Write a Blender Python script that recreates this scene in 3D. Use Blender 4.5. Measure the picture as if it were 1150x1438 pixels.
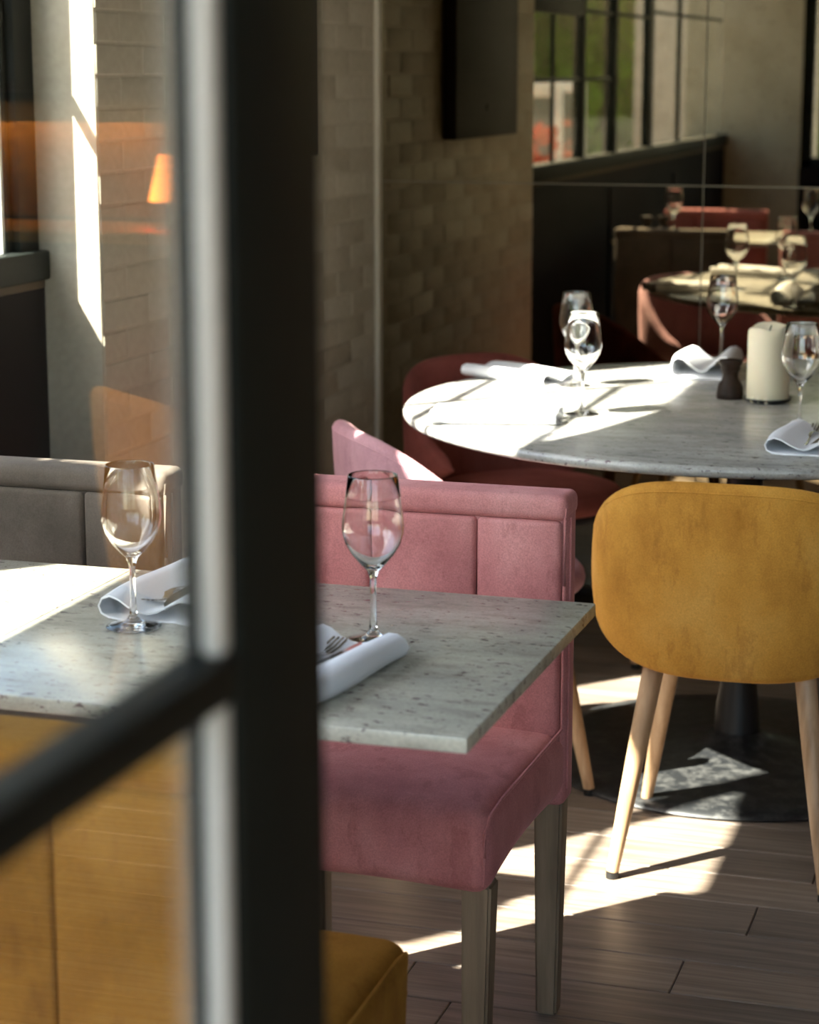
import bpy, bmesh, math, random
from mathutils import Vector, Matrix, Euler
R = math.radians
for o in list(bpy.data.objects): bpy.data.objects.remove(o)
S = bpy.context.scene
COL = S.collection
random.seed(7)

# ---------------------------------------------------------------- camera
cam_d = bpy.data.cameras.new('camera'); cam = bpy.data.objects.new('camera', cam_d); COL.objects.link(cam)
cam.location = (0, 0, 1.45)
cam.rotation_euler = (R(90 - 11.55), 0, R(17.44))
cam_d.sensor_fit = 'VERTICAL'; cam_d.sensor_height = 36.0; cam_d.sensor_width = 36.0 * 1150 / 1438
cam_d.lens = 3040.0 / 1438.0 * 36.0
cam_d.clip_start = 0.02
cam_d.dof.use_dof = True; cam_d.dof.focus_distance = 3.2; cam_d.dof.aperture_fstop = 5.5
S.camera = cam

# ---------------------------------------------------------------- light
S.view_settings.view_transform = 'Standard'; S.view_settings.look = 'None'
S.view_settings.gamma = 1.0; S.view_settings.use_curve_mapping = False
S.view_settings.exposure = 1.0
W = bpy.data.worlds.new('world'); S.world = W; W.use_nodes = True
wn = W.node_tree.nodes; wl = W.node_tree.links
sky = wn.new('ShaderNodeTexSky'); sky.sky_type = 'NISHITA'; sky.sun_disc = False
sky.sun_elevation = R(49); sky.sun_rotation = R(222); sky.air_density = 1.3; sky.dust_density = 2.0
wl.new(sky.outputs[0], wn['Background'].inputs[0]); wn['Background'].inputs[1].default_value = 0.43
SUN = Vector((1.0, 1.1, -1.7)).normalized()
sd = bpy.data.lights.new('sun', 'SUN'); sd.energy = 25.0; sd.angle = R(0.55); sd.color = (1.0, 0.93, 0.82)
so = bpy.data.objects.new('sun', sd); COL.objects.link(so); so.location = (-8, -8, 14)
so.rotation_euler = SUN.to_track_quat('-Z', 'Y').to_euler()
def portal(loc, rot, sx, sy):
    l = bpy.data.lights.new('window_portal', 'AREA'); l.shape = 'RECTANGLE'; l.size = sx; l.size_y = sy
    l.cycles.is_portal = True
    o = bpy.data.objects.new('window_portal', l); COL.objects.link(o); o.location = loc; o.rotation_euler = rot
portal((-2.13, 2.2, 1.9), (0, R(-90), 0), 1.8, 3.7)
portal((.24, -1.02, 1.9), (R(90), 0, 0), 3.6, 1.95)

# ---------------------------------------------------------------- materials
def mat(name, base, rough=0.5, metal=0.0, spec=0.5):
    m = bpy.data.materials.new(name); m.use_nodes = True
    b = m.node_tree.nodes['Principled BSDF']
    b.inputs['Base Color'].default_value = (*base, 1); b.inputs['Roughness'].default_value = rough
    b.inputs['Metallic'].default_value = metal; b.inputs['Specular IOR Level'].default_value = spec
    return m, m.node_tree.nodes, m.node_tree.links, b
def noise(n, l, scale, detail=4, stretch=(1, 1, 1), rough=0.55, coord='Object', rot=(0, 0, 0)):
    tc = n.new('ShaderNodeTexCoord'); mp = n.new('ShaderNodeMapping'); mp.inputs['Scale'].default_value = stretch
    mp.inputs['Rotation'].default_value = rot
    l.new(tc.outputs[coord], mp.inputs[0]); t = n.new('ShaderNodeTexNoise')
    t.inputs['Scale'].default_value = scale; t.inputs['Detail'].default_value = detail; t.inputs['Roughness'].default_value = rough
    l.new(mp.outputs[0], t.inputs['Vector']); return t, mp
def ramp(n, l, src, stops):
    r = n.new('ShaderNodeValToRGB'); e = r.color_ramp.elements
    while len(e) < len(stops): e.new(0.5)
    for i, (p, c) in enumerate(stops): e[i].position = p; e[i].color = (*c, 1)
    l.new(src, r.inputs[0]); return r
def bump(n, l, src, b, strength, dist=0.01, prev=None):
    k = n.new('ShaderNodeBump'); k.inputs['Strength'].default_value = strength; k.inputs['Distance'].default_value = dist
    l.new(src, k.inputs['Height'])
    if prev: l.new(prev.outputs[0], k.inputs['Normal'])
    l.new(k.outputs[0], b.inputs['Normal']); return k
def mixc(n, l, fac, a, b_, mode='MIX'):
    x = n.new('ShaderNodeMix'); x.data_type = 'RGBA'; x.blend_type = mode
    if isinstance(fac, float): x.inputs[0].default_value = fac
    else: l.new(fac, x.inputs[0])
    for s, v in ((6, a), (7, b_)):
        if isinstance(v, tuple): x.inputs[s].default_value = (*v, 1)
        else: l.new(v, x.inputs[s])
    return x.outputs[2]

def velvet(name, dark, mid, light, sheen=0.6):
    m, n, l, b = mat(name, mid, 0.85, 0, 0.2)
    t, _ = noise(n, l, 5.5, 5, (1, 1, .7), .6)
    r = ramp(n, l, t.outputs[0], [(.34, dark), (.5, mid), (.68, light)])
    t2, _ = noise(n, l, 420, 2)
    r2 = ramp(n, l, t2.outputs[0], [(.3, (.82, .82, .82)), (.7, (1.1, 1.1, 1.1))])
    t5, _ = noise(n, l, 13, 6, (1.6, 1, .55), .7); r5 = ramp(n, l, t5.outputs[0], [(.56, (1, 1, 1)), (.62, (.84, .80, .80)), (.68, (.93, .9, .9))])
    c1 = mixc(n, l, 1.0, r.outputs[0], r5.outputs[0], 'MULTIPLY')
    l.new(mixc(n, l, 1.0, c1, r2.outputs[0], 'MULTIPLY'), b.inputs['Base Color'])
    b.inputs['Sheen Weight'].default_value = sheen; b.inputs['Sheen Roughness'].default_value = 0.4
    b.inputs['Sheen Tint'].default_value = (*light, 1)
    t3, _ = noise(n, l, 14, 3)
    k = bump(n, l, t2.outputs[0], b, .25, .001); bump(n, l, t3.outputs[0], b, .25, .01, k)
    return m
M = {}
M['pink'] = velvet('pink_velvet', (.40, .145, .145), (.52, .21, .205), (.62, .29, .28))
M['pink_d'] = velvet('dusty_rose_velvet', (.33, .10, .10), (.42, .14, .14), (.50, .19, .19))
M['mauve'] = velvet('mauve_velvet', (.40, .20, .23), (.50, .27, .30), (.60, .36, .39))
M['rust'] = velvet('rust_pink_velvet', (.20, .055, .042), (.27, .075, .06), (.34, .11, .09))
M['yellow'] = velvet('ochre_velvet', (.40, .17, .022), (.57, .27, .042), (.66, .35, .075))
M['ochre_shaded'] = velvet('shaded_ochre_velvet', (.20, .085, .010), (.30, .14, .020), (.38, .19, .035))  # ochre darkened so the near chair's shade sits in the colour
M['taupe'] = velvet('taupe_velvet', (.10, .085, .07), (.15, .125, .105), (.21, .175, .15))
m, n, l, b = mat('dark_lining', (.02, .016, .016), .9); M['lining'] = m

def wood(name, dark, mid, light, rough=.45, sc=6, stretch=(1, 1, .08)):
    m, n, l, b = mat(name, mid, rough)
    t, _ = noise(n, l, sc * 6, 6, stretch, .6)
    r = ramp(n, l, t.outputs[0], [(.3, dark), (.5, mid), (.7, light)])
    l.new(r.outputs[0], b.inputs['Base Color']); bump(n, l, t.outputs[0], b, .1, .002); return m
M['oak'] = wood('oiled_oak', (.30, .17, .08), (.46, .29, .16), (.58, .39, .23))
M['leg'] = wood('weathered_oak_leg', (.13, .09, .055), (.20, .145, .09), (.27, .20, .13), .6)
M['walnut'] = wood('dark_walnut', (.008, .004, .003), (.015, .008, .005), (.03, .014, .009), .55)
M['walnut'].node_tree.nodes['Principled BSDF'].inputs['Specular IOR Level'].default_value = .2
M['amber'] = wood('amber_panel', (.25, .12, .03), (.36, .18, .045), (.45, .24, .06), .45, 4, (.3, 1, 1))

# floor boards, colour differs board by board
m, n, l, b = mat('grey_oak_boards', (.2, .16, .13), .42)
t, mp = noise(n, l, 9, 8, (.35, 7, 7), .65)
oi = n.new('ShaderNodeObjectInfo'); va = n.new('ShaderNodeVectorMath'); va.operation = 'SCALE'; va.inputs['Scale'].default_value = 37
cb = n.new('ShaderNodeCombineXYZ'); l.new(oi.outputs['Random'], cb.inputs[0]); l.new(oi.outputs['Random'], cb.inputs[1]); l.new(cb.outputs[0], va.inputs[0]); l.new(va.outputs[0], mp.inputs['Location'])
r = ramp(n, l, t.outputs[0], [(.32, (.115, .088, .068)), (.5, (.20, .16, .128)), (.68, (.29, .24, .20))])
rr = ramp(n, l, oi.outputs['Random'], [(0, (.72, .70, .68)), (.5, (.95, .93, .90)), (1, (1.15, 1.06, .97))])
l.new(mixc(n, l, 1.0, r.outputs[0], rr.outputs[0], 'MULTIPLY'), b.inputs['Base Color'])
bump(n, l, t.outputs[0], b, .25, .002); M['board'] = m
m, n, l, b = mat('board_gap', (.02, .016, .013), .9); M['gap'] = m

# granite / marble
def stone(name, base, dark, vein, seed):
    m, n, l, b = mat(name, base, .22, 0, .55)
    t, mp = noise(n, l, 5, 5, (.6, 1.9, 1.5), .6); mp.inputs['Location'].default_value = (seed, seed, 0)
    r = ramp(n, l, t.outputs[0], [(.35, vein), (.5, base), (.66, tuple(min(1, c * 1.25) for c in base))])
    t2, _ = noise(n, l, 34, 4, (.45, 1.25, 1), .62)
    r2 = ramp(n, l, t2.outputs[0], [(.32, dark), (.50, (1, 1, 1))])
    c = mixc(n, l, 1.0, r.outputs[0], r2.outputs[0], 'MULTIPLY')
    t3, _ = noise(n, l, 95, 3, (.55, 1.1, 1), .7)
    r3 = ramp(n, l, t3.outputs[0], [(.34, (.30, .22, .27)), (.40, (1, 1, 1))])
    t4, _ = noise(n, l, 260, 2)
    r4 = ramp(n, l, t4.outputs[0], [(.3, (.86, .86, .86)), (.7, (1.06, 1.06, 1.06))])
    c = mixc(n, l, 1.0, c, r3.outputs[0], 'MULTIPLY')
    l.new(mixc(n, l, 1.0, c, r4.outputs[0], 'MULTIPLY'), b.inputs['Base Color'])
    bump(n, l, t3.outputs[0], b, .06, .002); return m
M['granite'] = stone('speckled_grey_granite', (.50, .48, .40), (.76, .74, .74), (.41, .395, .335), 1.3)
M['granite2'] = stone('pale_grey_marble', (.42, .41, .375), (.72, .70, .70), (.33, .325, .31), 8.1)

# painted brick & plaster
m, n, l, b = mat('cream_painted_brick', (.50, .43, .33), .62)
t, _ = noise(n, l, 9, 5, (1, 1, 1), .6, 'Generated')
ti, _ = noise(n, l, 60, 3)
r = ramp(n, l, ti.outputs[0], [(.3, (.50, .44, .34)), (.7, (.57, .51, .405))]); l.new(r.outputs[0], b.inputs['Base Color'])
bump(n, l, ti.outputs[0], b, .22, .003); M['brick'] = m
m, n, l, b = mat('pale_plaster', (.5, .46, .38), .7)
t, _ = noise(n, l, 3, 6); r = ramp(n, l, t.outputs[0], [(.3, (.46, .42, .34)), (.7, (.58, .54, .46))])
t2, _ = noise(n, l, 26, 4); r2 = ramp(n, l, t2.outputs[0], [(.27, (.55, .5, .45)), (.36, (1, 1, 1))])
l.new(mixc(n, l, 1.0, r.outputs[0], r2.outputs[0], 'MULTIPLY'), b.inputs['Base Color']); bump(n, l, t.outputs[0], b, .2, .01); M['plaster'] = m
M['trimpaint'] = mat('cream_trim_paint', (.62, .56, .45), .45)[0]
M['darkwall'] = mat('dark_brown_wall', (.035, .028, .022), .6)[0]
M['ceiling'] = mat('grey_ceiling', (.22, .21, .19), .8)[0]
m, n, l, b = mat('black_panelling', (.014, .011, .011), .75, 0, .12); t, _ = noise(n, l, 3, 3); bump(n, l, t.outputs[0], b, .05, .01); M['panelling'] = m
M['frame'] = mat('black_green_steel_paint', (.009, .012, .010), .6, 0, .2)[0]
m, n, l, b = mat('dark_stile_paint', (.006, .008, .006), .6, 0, .2); M['stile'] = m
M['bead'] = mat('pale_putty_bead', (.52, .49, .44), .4)[0]
M['sill'] = mat('tan_sill_paint', (.10, .075, .05), .6, 0, .2)[0]
M['board_dark'] = mat('charcoal_board', (.028, .026, .022), .7)[0]
M['iron'] = mat('black_cast_iron', (.012, .012, .013), .38, .2)[0]
m, n, l, b = mat('scuffed_black_iron', (.02, .02, .02), .42, .1)
t, _ = noise(n, l, 30, 6, (1, 1, 1), .7); r = ramp(n, l, t.outputs[0], [(.45, (.010, .011, .012)), (.8, (.09, .09, .085))]); l.new(r.outputs[0], b.inputs['Base Color']); M['scuff'] = m
M['steel'] = mat('polished_cutlery_steel', (.62, .60, .57), .16, 1.0)[0]
m, n, l, b = mat('white_linen', (.80, .81, .84), .85)
t, _ = noise(n, l, 900, 1); bump(n, l, t.outputs[0], b, .15, .0005); M['linen'] = m
M['wax'] = mat('ivory_wax', (.72, .64, .47), .5)[0]
M['wax'].node_tree.nodes['Principled BSDF'].inputs['Subsurface Weight'].default_value = .25
M['wax'].node_tree.nodes['Principled BSDF'].inputs['Subsurface Radius'].default_value = (.02, .012, .006)
M['black'] = mat('matt_black', (.008, .008, .008), .5)[0]
m, n, l, b = mat('wine_glass', (1, 1, 1), 0.0); b.inputs['Transmission Weight'].default_value = 1; b.inputs['IOR'].default_value = 1.5; M['glass'] = m
def pane_mat(name, tint, ior=1.5):
    m = bpy.data.materials.new(name); m.use_nodes = True; n = m.node_tree.nodes; l = m.node_tree.links
    n.remove(n['Principled BSDF']); tr = n.new('ShaderNodeBsdfTransparent'); tr.inputs[0].default_value = (*tint, 1)
    gl = n.new('ShaderNodeBsdfGlossy'); gl.inputs['Roughness'].default_value = 0.0; gl.inputs[0].default_value = (1, 1, 1, 1)
    fr = n.new('ShaderNodeFresnel'); fr.inputs[0].default_value = ior; mx = n.new('ShaderNodeMixShader')
    # same fresnel weight on both faces of the sheet
    geo = n.new('ShaderNodeNewGeometry'); iv = n.new('ShaderNodeMix'); iv.data_type = 'FLOAT'
    iv.inputs[2].default_value = ior; iv.inputs[3].default_value = 1.0 / ior
    l.new(geo.outputs['Backfacing'], iv.inputs[0]); l.new(iv.outputs[0], fr.inputs[0])
    l.new(fr.outputs[0], mx.inputs[0]); l.new(tr.outputs[0], mx.inputs[1]); l.new(gl.outputs[0], mx.inputs[2])
    l.new(mx.outputs[0], n['Material Output'].inputs[0]); return m
M['pane'] = pane_mat('window_glass', (.96, .98, .97), 1.04)
M['door_glass'] = pane_mat('partition_glass', (.97, .98, .97), 1.52)
m, n, l, b = mat('bronze_mirror', (.26, .215, .145), 0.0, 1.0)
t, _ = noise(n, l, 9, 6, (1, 1, 1), .65); r = ramp(n, l, t.outputs[0], [(.3, (.23, .19, .12)), (.55, (.28, .235, .155))]); l.new(r.outputs[0], b.inputs['Base Color']); M['mirror'] = m
M['joint'] = mat('mirror_joint', (.14, .12, .085), .35, .4)[0]
def emis(name, col, st):
    m = bpy.data.materials.new(name); m.use_nodes = True; b = m.node_tree.nodes['Principled BSDF']
    b.inputs['Base Color'].default_value = (*col, 1); b.inputs['Emission Color'].default_value = (*col, 1); b.inputs['Emission Strength'].default_value = st; return m
M['lamp'] = emis('glowing_orange_shade', (1.0, .27, .035), 7.0)
m, n, l, b = mat('leaf_green', (.10, .22, .02), .6); b.inputs['Transmission Weight'].default_value = 0
t, _ = noise(n, l, 1.2, 3); r = ramp(n, l, t.outputs[0], [(.35, (.03, .09, .004)), (.65, (.16, .32, .008))])
l.new(r.outputs[0], b.inputs['Base Color'])
tl = n.new('ShaderNodeBsdfTranslucent'); tl.inputs[0].default_value = (.26, .46, .008, 1); mx = n.new('ShaderNodeMixShader'); mx.inputs[0].default_value = .45
l.new(b.outputs[0], mx.inputs[1]); l.new(tl.outputs[0], mx.inputs[2]); l.new(mx.outputs[0], n['Material Output'].inputs[0]); M['leaf'] = m
M['bark'] = mat('bark', (.08, .055, .04), .9)[0]
M['white'] = mat('white_paint', (.75, .76, .74), .5)[0]
M['terra'] = mat('terracotta', (.55, .16, .09), .7)[0]
M['paving'] = mat('street_paving', (.30, .29, .27), .85)[0]
M['stucco'] = mat('pale_stucco', (.55, .50, .45), .85)[0]
M['screen_glass'] = mat('screen_grey', (.14, .16, .15), .3)[0]

# ---------------------------------------------------------------- helpers
def link(name, me, m, parent=None, smooth=None):
    o = bpy.data.objects.new(name, me); COL.objects.link(o)
    if m is not None and not me.materials: me.materials.append(M[m] if isinstance(m, str) else m)
    if parent: o.parent = parent
    return o
def thing(name, label, cat, loc=(0, 0, 0), rz=0, group=None):
    o = bpy.data.objects.new(name, None); COL.objects.link(o); o.location = loc; o.rotation_euler = (0, 0, rz)
    o.empty_display_size = .05
    o['label'] = label; o['category'] = cat
    if group: o['group'] = group
    return o
def tag(o, label, cat, group=None):
    o['label'] = label; o['category'] = cat
    if group: o['group'] = group
    return o
def structure(o): o['kind'] = 'structure'; return o
def box_bm(bm, a, b_, bev=0.0, seg=2, mtx=None):
    x0, y0, z0 = a; x1, y1, z1 = b_
    t = bmesh.new(); bmesh.ops.create_cube(t, size=1)
    bmesh.ops.scale(t, vec=(x1 - x0, y1 - y0, z1 - z0), verts=t.verts)
    bmesh.ops.translate(t, vec=((x0 + x1) / 2, (y0 + y1) / 2, (z0 + z1) / 2), verts=t.verts)
    if bev > 0: bmesh.ops.bevel(t, geom=t.edges[:], offset=bev, segments=seg, profile=.5, affect='EDGES')
    if mtx is not None: bmesh.ops.transform(t, matrix=mtx, verts=t.verts)
    me = bpy.data.meshes.new('tmp'); t.to_mesh(me); t.free(); bm.from_mesh(me); bpy.data.meshes.remove(me)
def fin(bm, name, smooth=True, angle=40):
    bmesh.ops.recalc_face_normals(bm, faces=bm.faces[:])
    me = bpy.data.meshes.new(name); bm.to_mesh(me); bm.free()
    if smooth:
        for p in me.polygons: p.use_smooth = True
        try: me.set_sharp_from_angle(angle=R(angle))
        except Exception: pass
    return me
def box(name, a, b_, m, parent=None, bev=0.0, seg=2, smooth=True):
    bm = bmesh.new(); box_bm(bm, a, b_, bev, seg); return link(name, fin(bm, name, smooth and bev > 0), m, parent)
def lathe(name, prof, m, parent=None, n=40, loc=(0, 0, 0), angle=50, closed=False):
    bm = bmesh.new(); rings = []
    for r, z in prof:
        if r < 1e-6: rings.append([bm.verts.new((0, 0, z))])
        else: rings.append([bm.verts.new((r * math.cos(2 * math.pi * i / n), r * math.sin(2 * math.pi * i / n), z)) for i in range(n)])
    for a, c in zip(rings, rings[1:] + ([rings[0]] if closed else [])):
        for i in range(n):
            j = (i + 1) % n
            if len(a) == 1 and len(c) == 1: continue
            if len(a) == 1: bm.faces.new((a[0], c[j], c[i]))
            elif len(c) == 1: bm.faces.new((a[i], a[j], c[0]))
            else: bm.faces.new((a[i], a[j], c[j], c[i]))
    o = link(name, fin(bm, name, True, angle), m, parent); o.location = loc; return o
def tube(bm, pts, rad, n=10, caps=True):
    rs = rad if isinstance(rad, (list, tuple)) else [rad] * len(pts)
    P = [Vector(p) for p in pts]; rings = []
    up = Vector((0, 0, 1))
    for i, p in enumerate(P):
        d = (P[min(i + 1, len(P) - 1)] - P[max(i - 1, 0)]).normalized()
        u = d.cross(up)
        if u.length < 1e-3: u = d.cross(Vector((1, 0, 0)))
        u.normalize(); v = d.cross(u).normalized()
        rings.append([bm.verts.new(p + (u * math.cos(2 * math.pi * k / n) + v * math.sin(2 * math.pi * k / n)) * rs[i]) for k in range(n)])
    for a, c in zip(rings, rings[1:]):
        for k in range(n): bm.faces.new((a[k], a[(k + 1) % n], c[(k + 1) % n], c[k]))
    if caps: bm.faces.new(rings[0]); bm.faces.new(rings[-1][::-1])
def copy_tree(o, parent=None):
    c = o.copy(); COL.objects.link(c)
    if parent: c.parent = parent
    for ch in list(o.children): copy_tree(ch, c)
    return c

# ================================================================= SETTING
XW, XG, YM, YN = -1.915, -2.04, 5.80, -0.95      # left wall face, window plane, mirror wall, near wall
# floor
fl = structure(box('floor', (-2.35, YN - .2, -.10), (4.4, YM + .3, -.004), 'gap'))
BW = .1365
Y0 = 3.222 - BW * 9
rowsn = int((YM - Y0) / BW) + 1
pl_var = {}
def plank(x0, x1, y0, y1, bm=None):
    if bm is None:
        L = round(x1 - x0, 2); W_ = round(y1 - y0, 3); key = (L, W_)
        if key not in pl_var:
            b_ = bmesh.new(); box_bm(b_, (-L / 2 + .001, -W_ / 2 + .0011, -.012), (L / 2 - .001, W_ / 2 - .0011, 0), .0016, 1); pl_var[key] = fin(b_, 'plank', False)
        o = link('plank', pl_var[key], 'board', fl); o.location = ((x0 + x1) / 2, (y0 + y1) / 2, random.uniform(-.0004, 0))
    else: box_bm(bm, (x0 + .0005, y0 + .0006, -.012), (x1 - .0005, y1 - .0006, 0))
rest = bmesh.new()
ends = {9: -.576, 10: -1.30, 11: -.494, 12: -1.15, 13: -.416, 8: .15, 7: -.9}
yy = YN; i0 = -int((Y0 - YN) / BW) - 1
for i in range(i0, rowsn):
    y0 = Y0 + i * BW; y1 = y0 + BW
    if y1 > YM: break
    e = ends.get(i, random.uniform(-1.4, -.2)); L = 1.15
    xs = [e + k * L for k in range(-6, 8)]
    for k in range(len(xs) - 1):
        a, c = max(xs[k], -2.2), min(xs[k + 1], 4.3)
        if c - a < .05: continue
        if i >= 0 and c > -2.0 and a < 1.2: plank(a, c, y0, y1)
        elif y0 > YN: plank(a, c, y0, y1, rest)
o = link('distant_planks', fin(rest, 'distant_planks', False), 'board', fl); o['kind'] = 'stuff'

# left wall: brick pier beside the mirror
wlft = structure(box('wall_left', (-2.28, 4.022, -.0), (XW - .016, YM, 3.2), 'brick'))
box('header', (-2.115, YN, 3.14), (XW - .06, 4.022, 3.2), 'plaster', wlft)
box('window_apron', (-2.28, YN, 0), (XG - .005, 4.022, 1.045), 'panelling', wlft)
for k in range(10):
    ya = YN + .05 + k * .5
    if ya + .44 > 4.0: break
    if k % 3 == 0: box('panel_batten', (XG - .006, ya, .16), (XG + .004, ya + .04, .94), 'panelling', wlft, .003)
box('skirting', (XG - .005, YN, 0), (XG + .012, 4.02, .12), 'panelling', wlft, .004)
# reveal plaster beside window
box('reveal_plaster', (-2.10, 4.014, 0), (XW - .004, 4.0225, 3.14), 'brick', wlft, .003)
CH = .0645; BL = .222
bv = []
for v in range(4):
    b_ = bmesh.new(); box_bm(b_, (-.018, -BL / 2 + .0014, -CH / 2 + .0030), (0, BL / 2 - .0014, CH / 2 - .0030), .0025, 2)
    for w in b_.verts: w.co += Vector((0, random.uniform(-.0012, .0012), random.uniform(-.0012, .0012)))
    bv.append(fin(b_, 'brick', True, 20))
hb = bmesh.new(); box_bm(hb, (-.018, -BL / 4 + .0014, -CH / 2 + .0030), (0, BL / 4 - .0014, CH / 2 - .0030), .004, 2); half = fin(hb, 'brick', True, 20)
rb = bmesh.new()
nr = int(3.2 / CH)
for r_ in range(nr):
    z = .018 + CH * (r_ + .5); part = .55 < z < 1.98
    y = 4.018 + random.uniform(-.003, .003); first = r_ % 2
    while y < YM - .01:
        Lb = BL / 2 if (first and abs(y - 4.018) < .01) else BL
        if y + Lb > YM: Lb = YM - y
        dx = random.uniform(-.0005, .0005)
        if part and Lb > .10:
            me = half if Lb < BL * .8 else random.choice(bv)
            o = link('brick', me, 'brick', wlft); o.location = (XW + dx, y + Lb / 2, z)
            if Lb < BL * .99 and Lb > BL * .51 or (Lb < BL * .49): o.scale = (1, Lb / (BL if Lb >= BL * .8 else BL / 2), 1)
        else: box_bm(rb, (XW - .018, y + .0014, z - CH / 2 + .0030), (XW + dx, y + Lb - .0014, z + CH / 2 - .0030))
        y += Lb
o = link('upper_and_lower_bricks', fin(rb, 'bricks', False), 'brick', wlft); o['kind'] = 'stuff'
# mortar bed just behind the brick faces
box('mortar_bed', (XW - .02, 4.02, 0), (XW - .0022, YM, 3.2), 'brick', wlft)
structure(box('trim_1', (XW, YM - .034, 0), (XW + .014, YM - .0005, 3.2), 'trimpaint', None, .003))
# far wall behind the mirror, right wall, near wall, ceiling
structure(box('wall_far', (-2.28, YM + .02, 0), (4.4, YM + .2, 3.2), 'darkwall'))
structure(box('wall_right', (4.2, YN, 0), (4.4, YM + .02, 3.2), 'darkwall'))
structure(box('ceiling', (-2.28, YN - .2, 3.2), (4.4, YM + .2, 3.3), 'ceiling'))
wn_ = structure(box('wall_near', (-2.28, YN - .18, 0), (-1.62, YN, 3.2), 'plaster'))
box('wall_header', (-1.62, YN - .18, 2.9), (4.4, YN, 3.2), 'plaster', wn_)
box('wall_pier', (2.1, YN - .18, 0), (4.4, YN, 2.9), 'plaster', wn_)
box('low_wall', (-1.62, YN - .18, 0), (2.1, YN, .90), 'panelling', wn_)

# window_1: long steel window of the left wall
w1 = structure(thing('window_1', 'x', 'x')); del w1['label']; del w1['category']
def bar_y(name, y0, y1, z, h=.022, d=.014, x=XG - .022): return box(name, (x - d, y0, z - h / 2), (x, y1, z + h / 2), 'frame', w1, .003)
def bar_z(name, y, w=.03, z0=1.09, z1=3.1, d=.014, x=XG - .022): return box(name, (x - d, y - w / 2, z0), (x, y + w / 2, z1), 'frame', w1, .003)
ZB, ZT = 1.06, 3.12
box('bottom_frame', (XG - .07, YN, ZB - .03), (XG + .012, 4.012, ZB + .03), 'frame', w1, .006)
box('window_sill', (XG - .03, YN, 1.012), (XG - .001, 4.012, 1.032), 'sill', w1, .004)
box('top_frame', (XG - .07, YN, ZT - .02), (XG + .01, 4.012, ZT + .02), 'frame', w1, .006)
box('end_stile', (XG - .07, 3.93, ZB), (XG - .012, 4.012, ZT), 'frame', w1, .006)
box('sash_stile', (XG - .065, 3.91, ZB + .03), (XG - .030, 3.93, ZT - .02), 'frame', w1, .003)
bar_z('mullion', 3.50, .022); bar_z('muntin', 3.12, .018)
bar_z('mullion', 2.615, .05, d=.045, x=XG - .016); bar_z('mullion', 2.00, .05, d=.055, x=XG - .012)
box('crosspiece', (XG - .040, 2.645, 1.665), (XG - .018, 3.49, 1.93), 'frame', w1, .003); bar_z('mullion', 1.17, .13, d=.03); bar_z('mullion', .42, .07)  # wide board added to keep the sun off the mauve chair
box('crosspiece', (XG - .040, 2.645, 1.93), (XG - .018, 3.19, 2.08), 'frame', w1, .003)  # upper part of the added sun-blocking board
box('sun_block_board', (XG - .036, YN + .05, 2.15), (XG - .02, 1.975, ZT), 'frame', w1, .003)  # added out of view, cuts the sun patch on the near table
box('sun_block_board', (XG - .036, 2.025, 2.50), (XG - .02, 2.585, ZT), 'frame', w1, .003)  # added out of view, keeps sun off the mustard tub chair
bm = bmesh.new(); pf = [(2.585, 2.50), (2.63, 2.55), (2.81, 2.74), (3.0, 2.86), (3.19, 2.935), (3.45, 2.985), (3.9, 3.0), (3.9, 3.115), (2.585, 3.115)]
A_ = [bm.verts.new((XG - .036, y, z)) for y, z in pf]; B_ = [bm.verts.new((XG - .020, y, z)) for y, z in pf]
bm.faces.new(A_); bm.faces.new(B_[::-1])
for k in range(len(pf)): bm.faces.new((A_[k], A_[(k + 1) % len(pf)], B_[(k + 1) % len(pf)], B_[k]))
link('arched_sun_block_board', fin(bm, 'arched_sun_block_board', False), 'frame', w1)  # added board, its curve shaped to bound the sun on the round table
for z in (1.55, 2.10): bar_y('muntin', 3.51, 3.91, z)
for z, h_ in ((1.41, .016), (2.09, .026), (2.605, .03)): bar_y('muntin', 2.65, 3.485, z, h_)
for z in (1.41, 1.69, 2.09): bar_y('muntin', 2.03, 2.585, z, .016)
bar_y('muntin', 1.235, 1.975, 1.69, .016); bar_y('muntin', .455, 1.105, 1.72, .016); bar_y('muntin', -.9, .385, 1.72, .016)
for a, c in ((3.51, 3.90), (2.665, 3.49), (2.025, 2.585), (1.235, 1.975), (.455, 1.105), (-.94, .385)):
    box('pane', (XG - .034, a, ZB + .03), (XG - .030, c, ZT - .02), 'pane', w1)
# white strip painted in for the highlights on the glass's far edge
box('edge_highlight_strip', (XG - .044, 3.897, ZB + .03), (XG - .036, 3.91, ZT - .02), 'white', w1)
w2 = structure(thing('window_2', 'x', 'x')); del w2['label']; del w2['category']
for x in (-1.59, -.35, .9, 2.07): box('mullion', (x - .035, YN - .1, .90), (x + .035, YN - .04, 2.9), 'frame', w2, .004)
for z in (.93, 2.2, 2.87): box('crosspiece', (-1.62, YN - .1, z - .03), (2.1, YN - .04, z + .03), 'frame', w2, .004)
for a, c in ((-1.555, -.385), (-.315, .865), (.935, 2.035)): box('pane', (a, YN - .073, .96), (c, YN - .067, 2.84), 'pane', w2)

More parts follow.
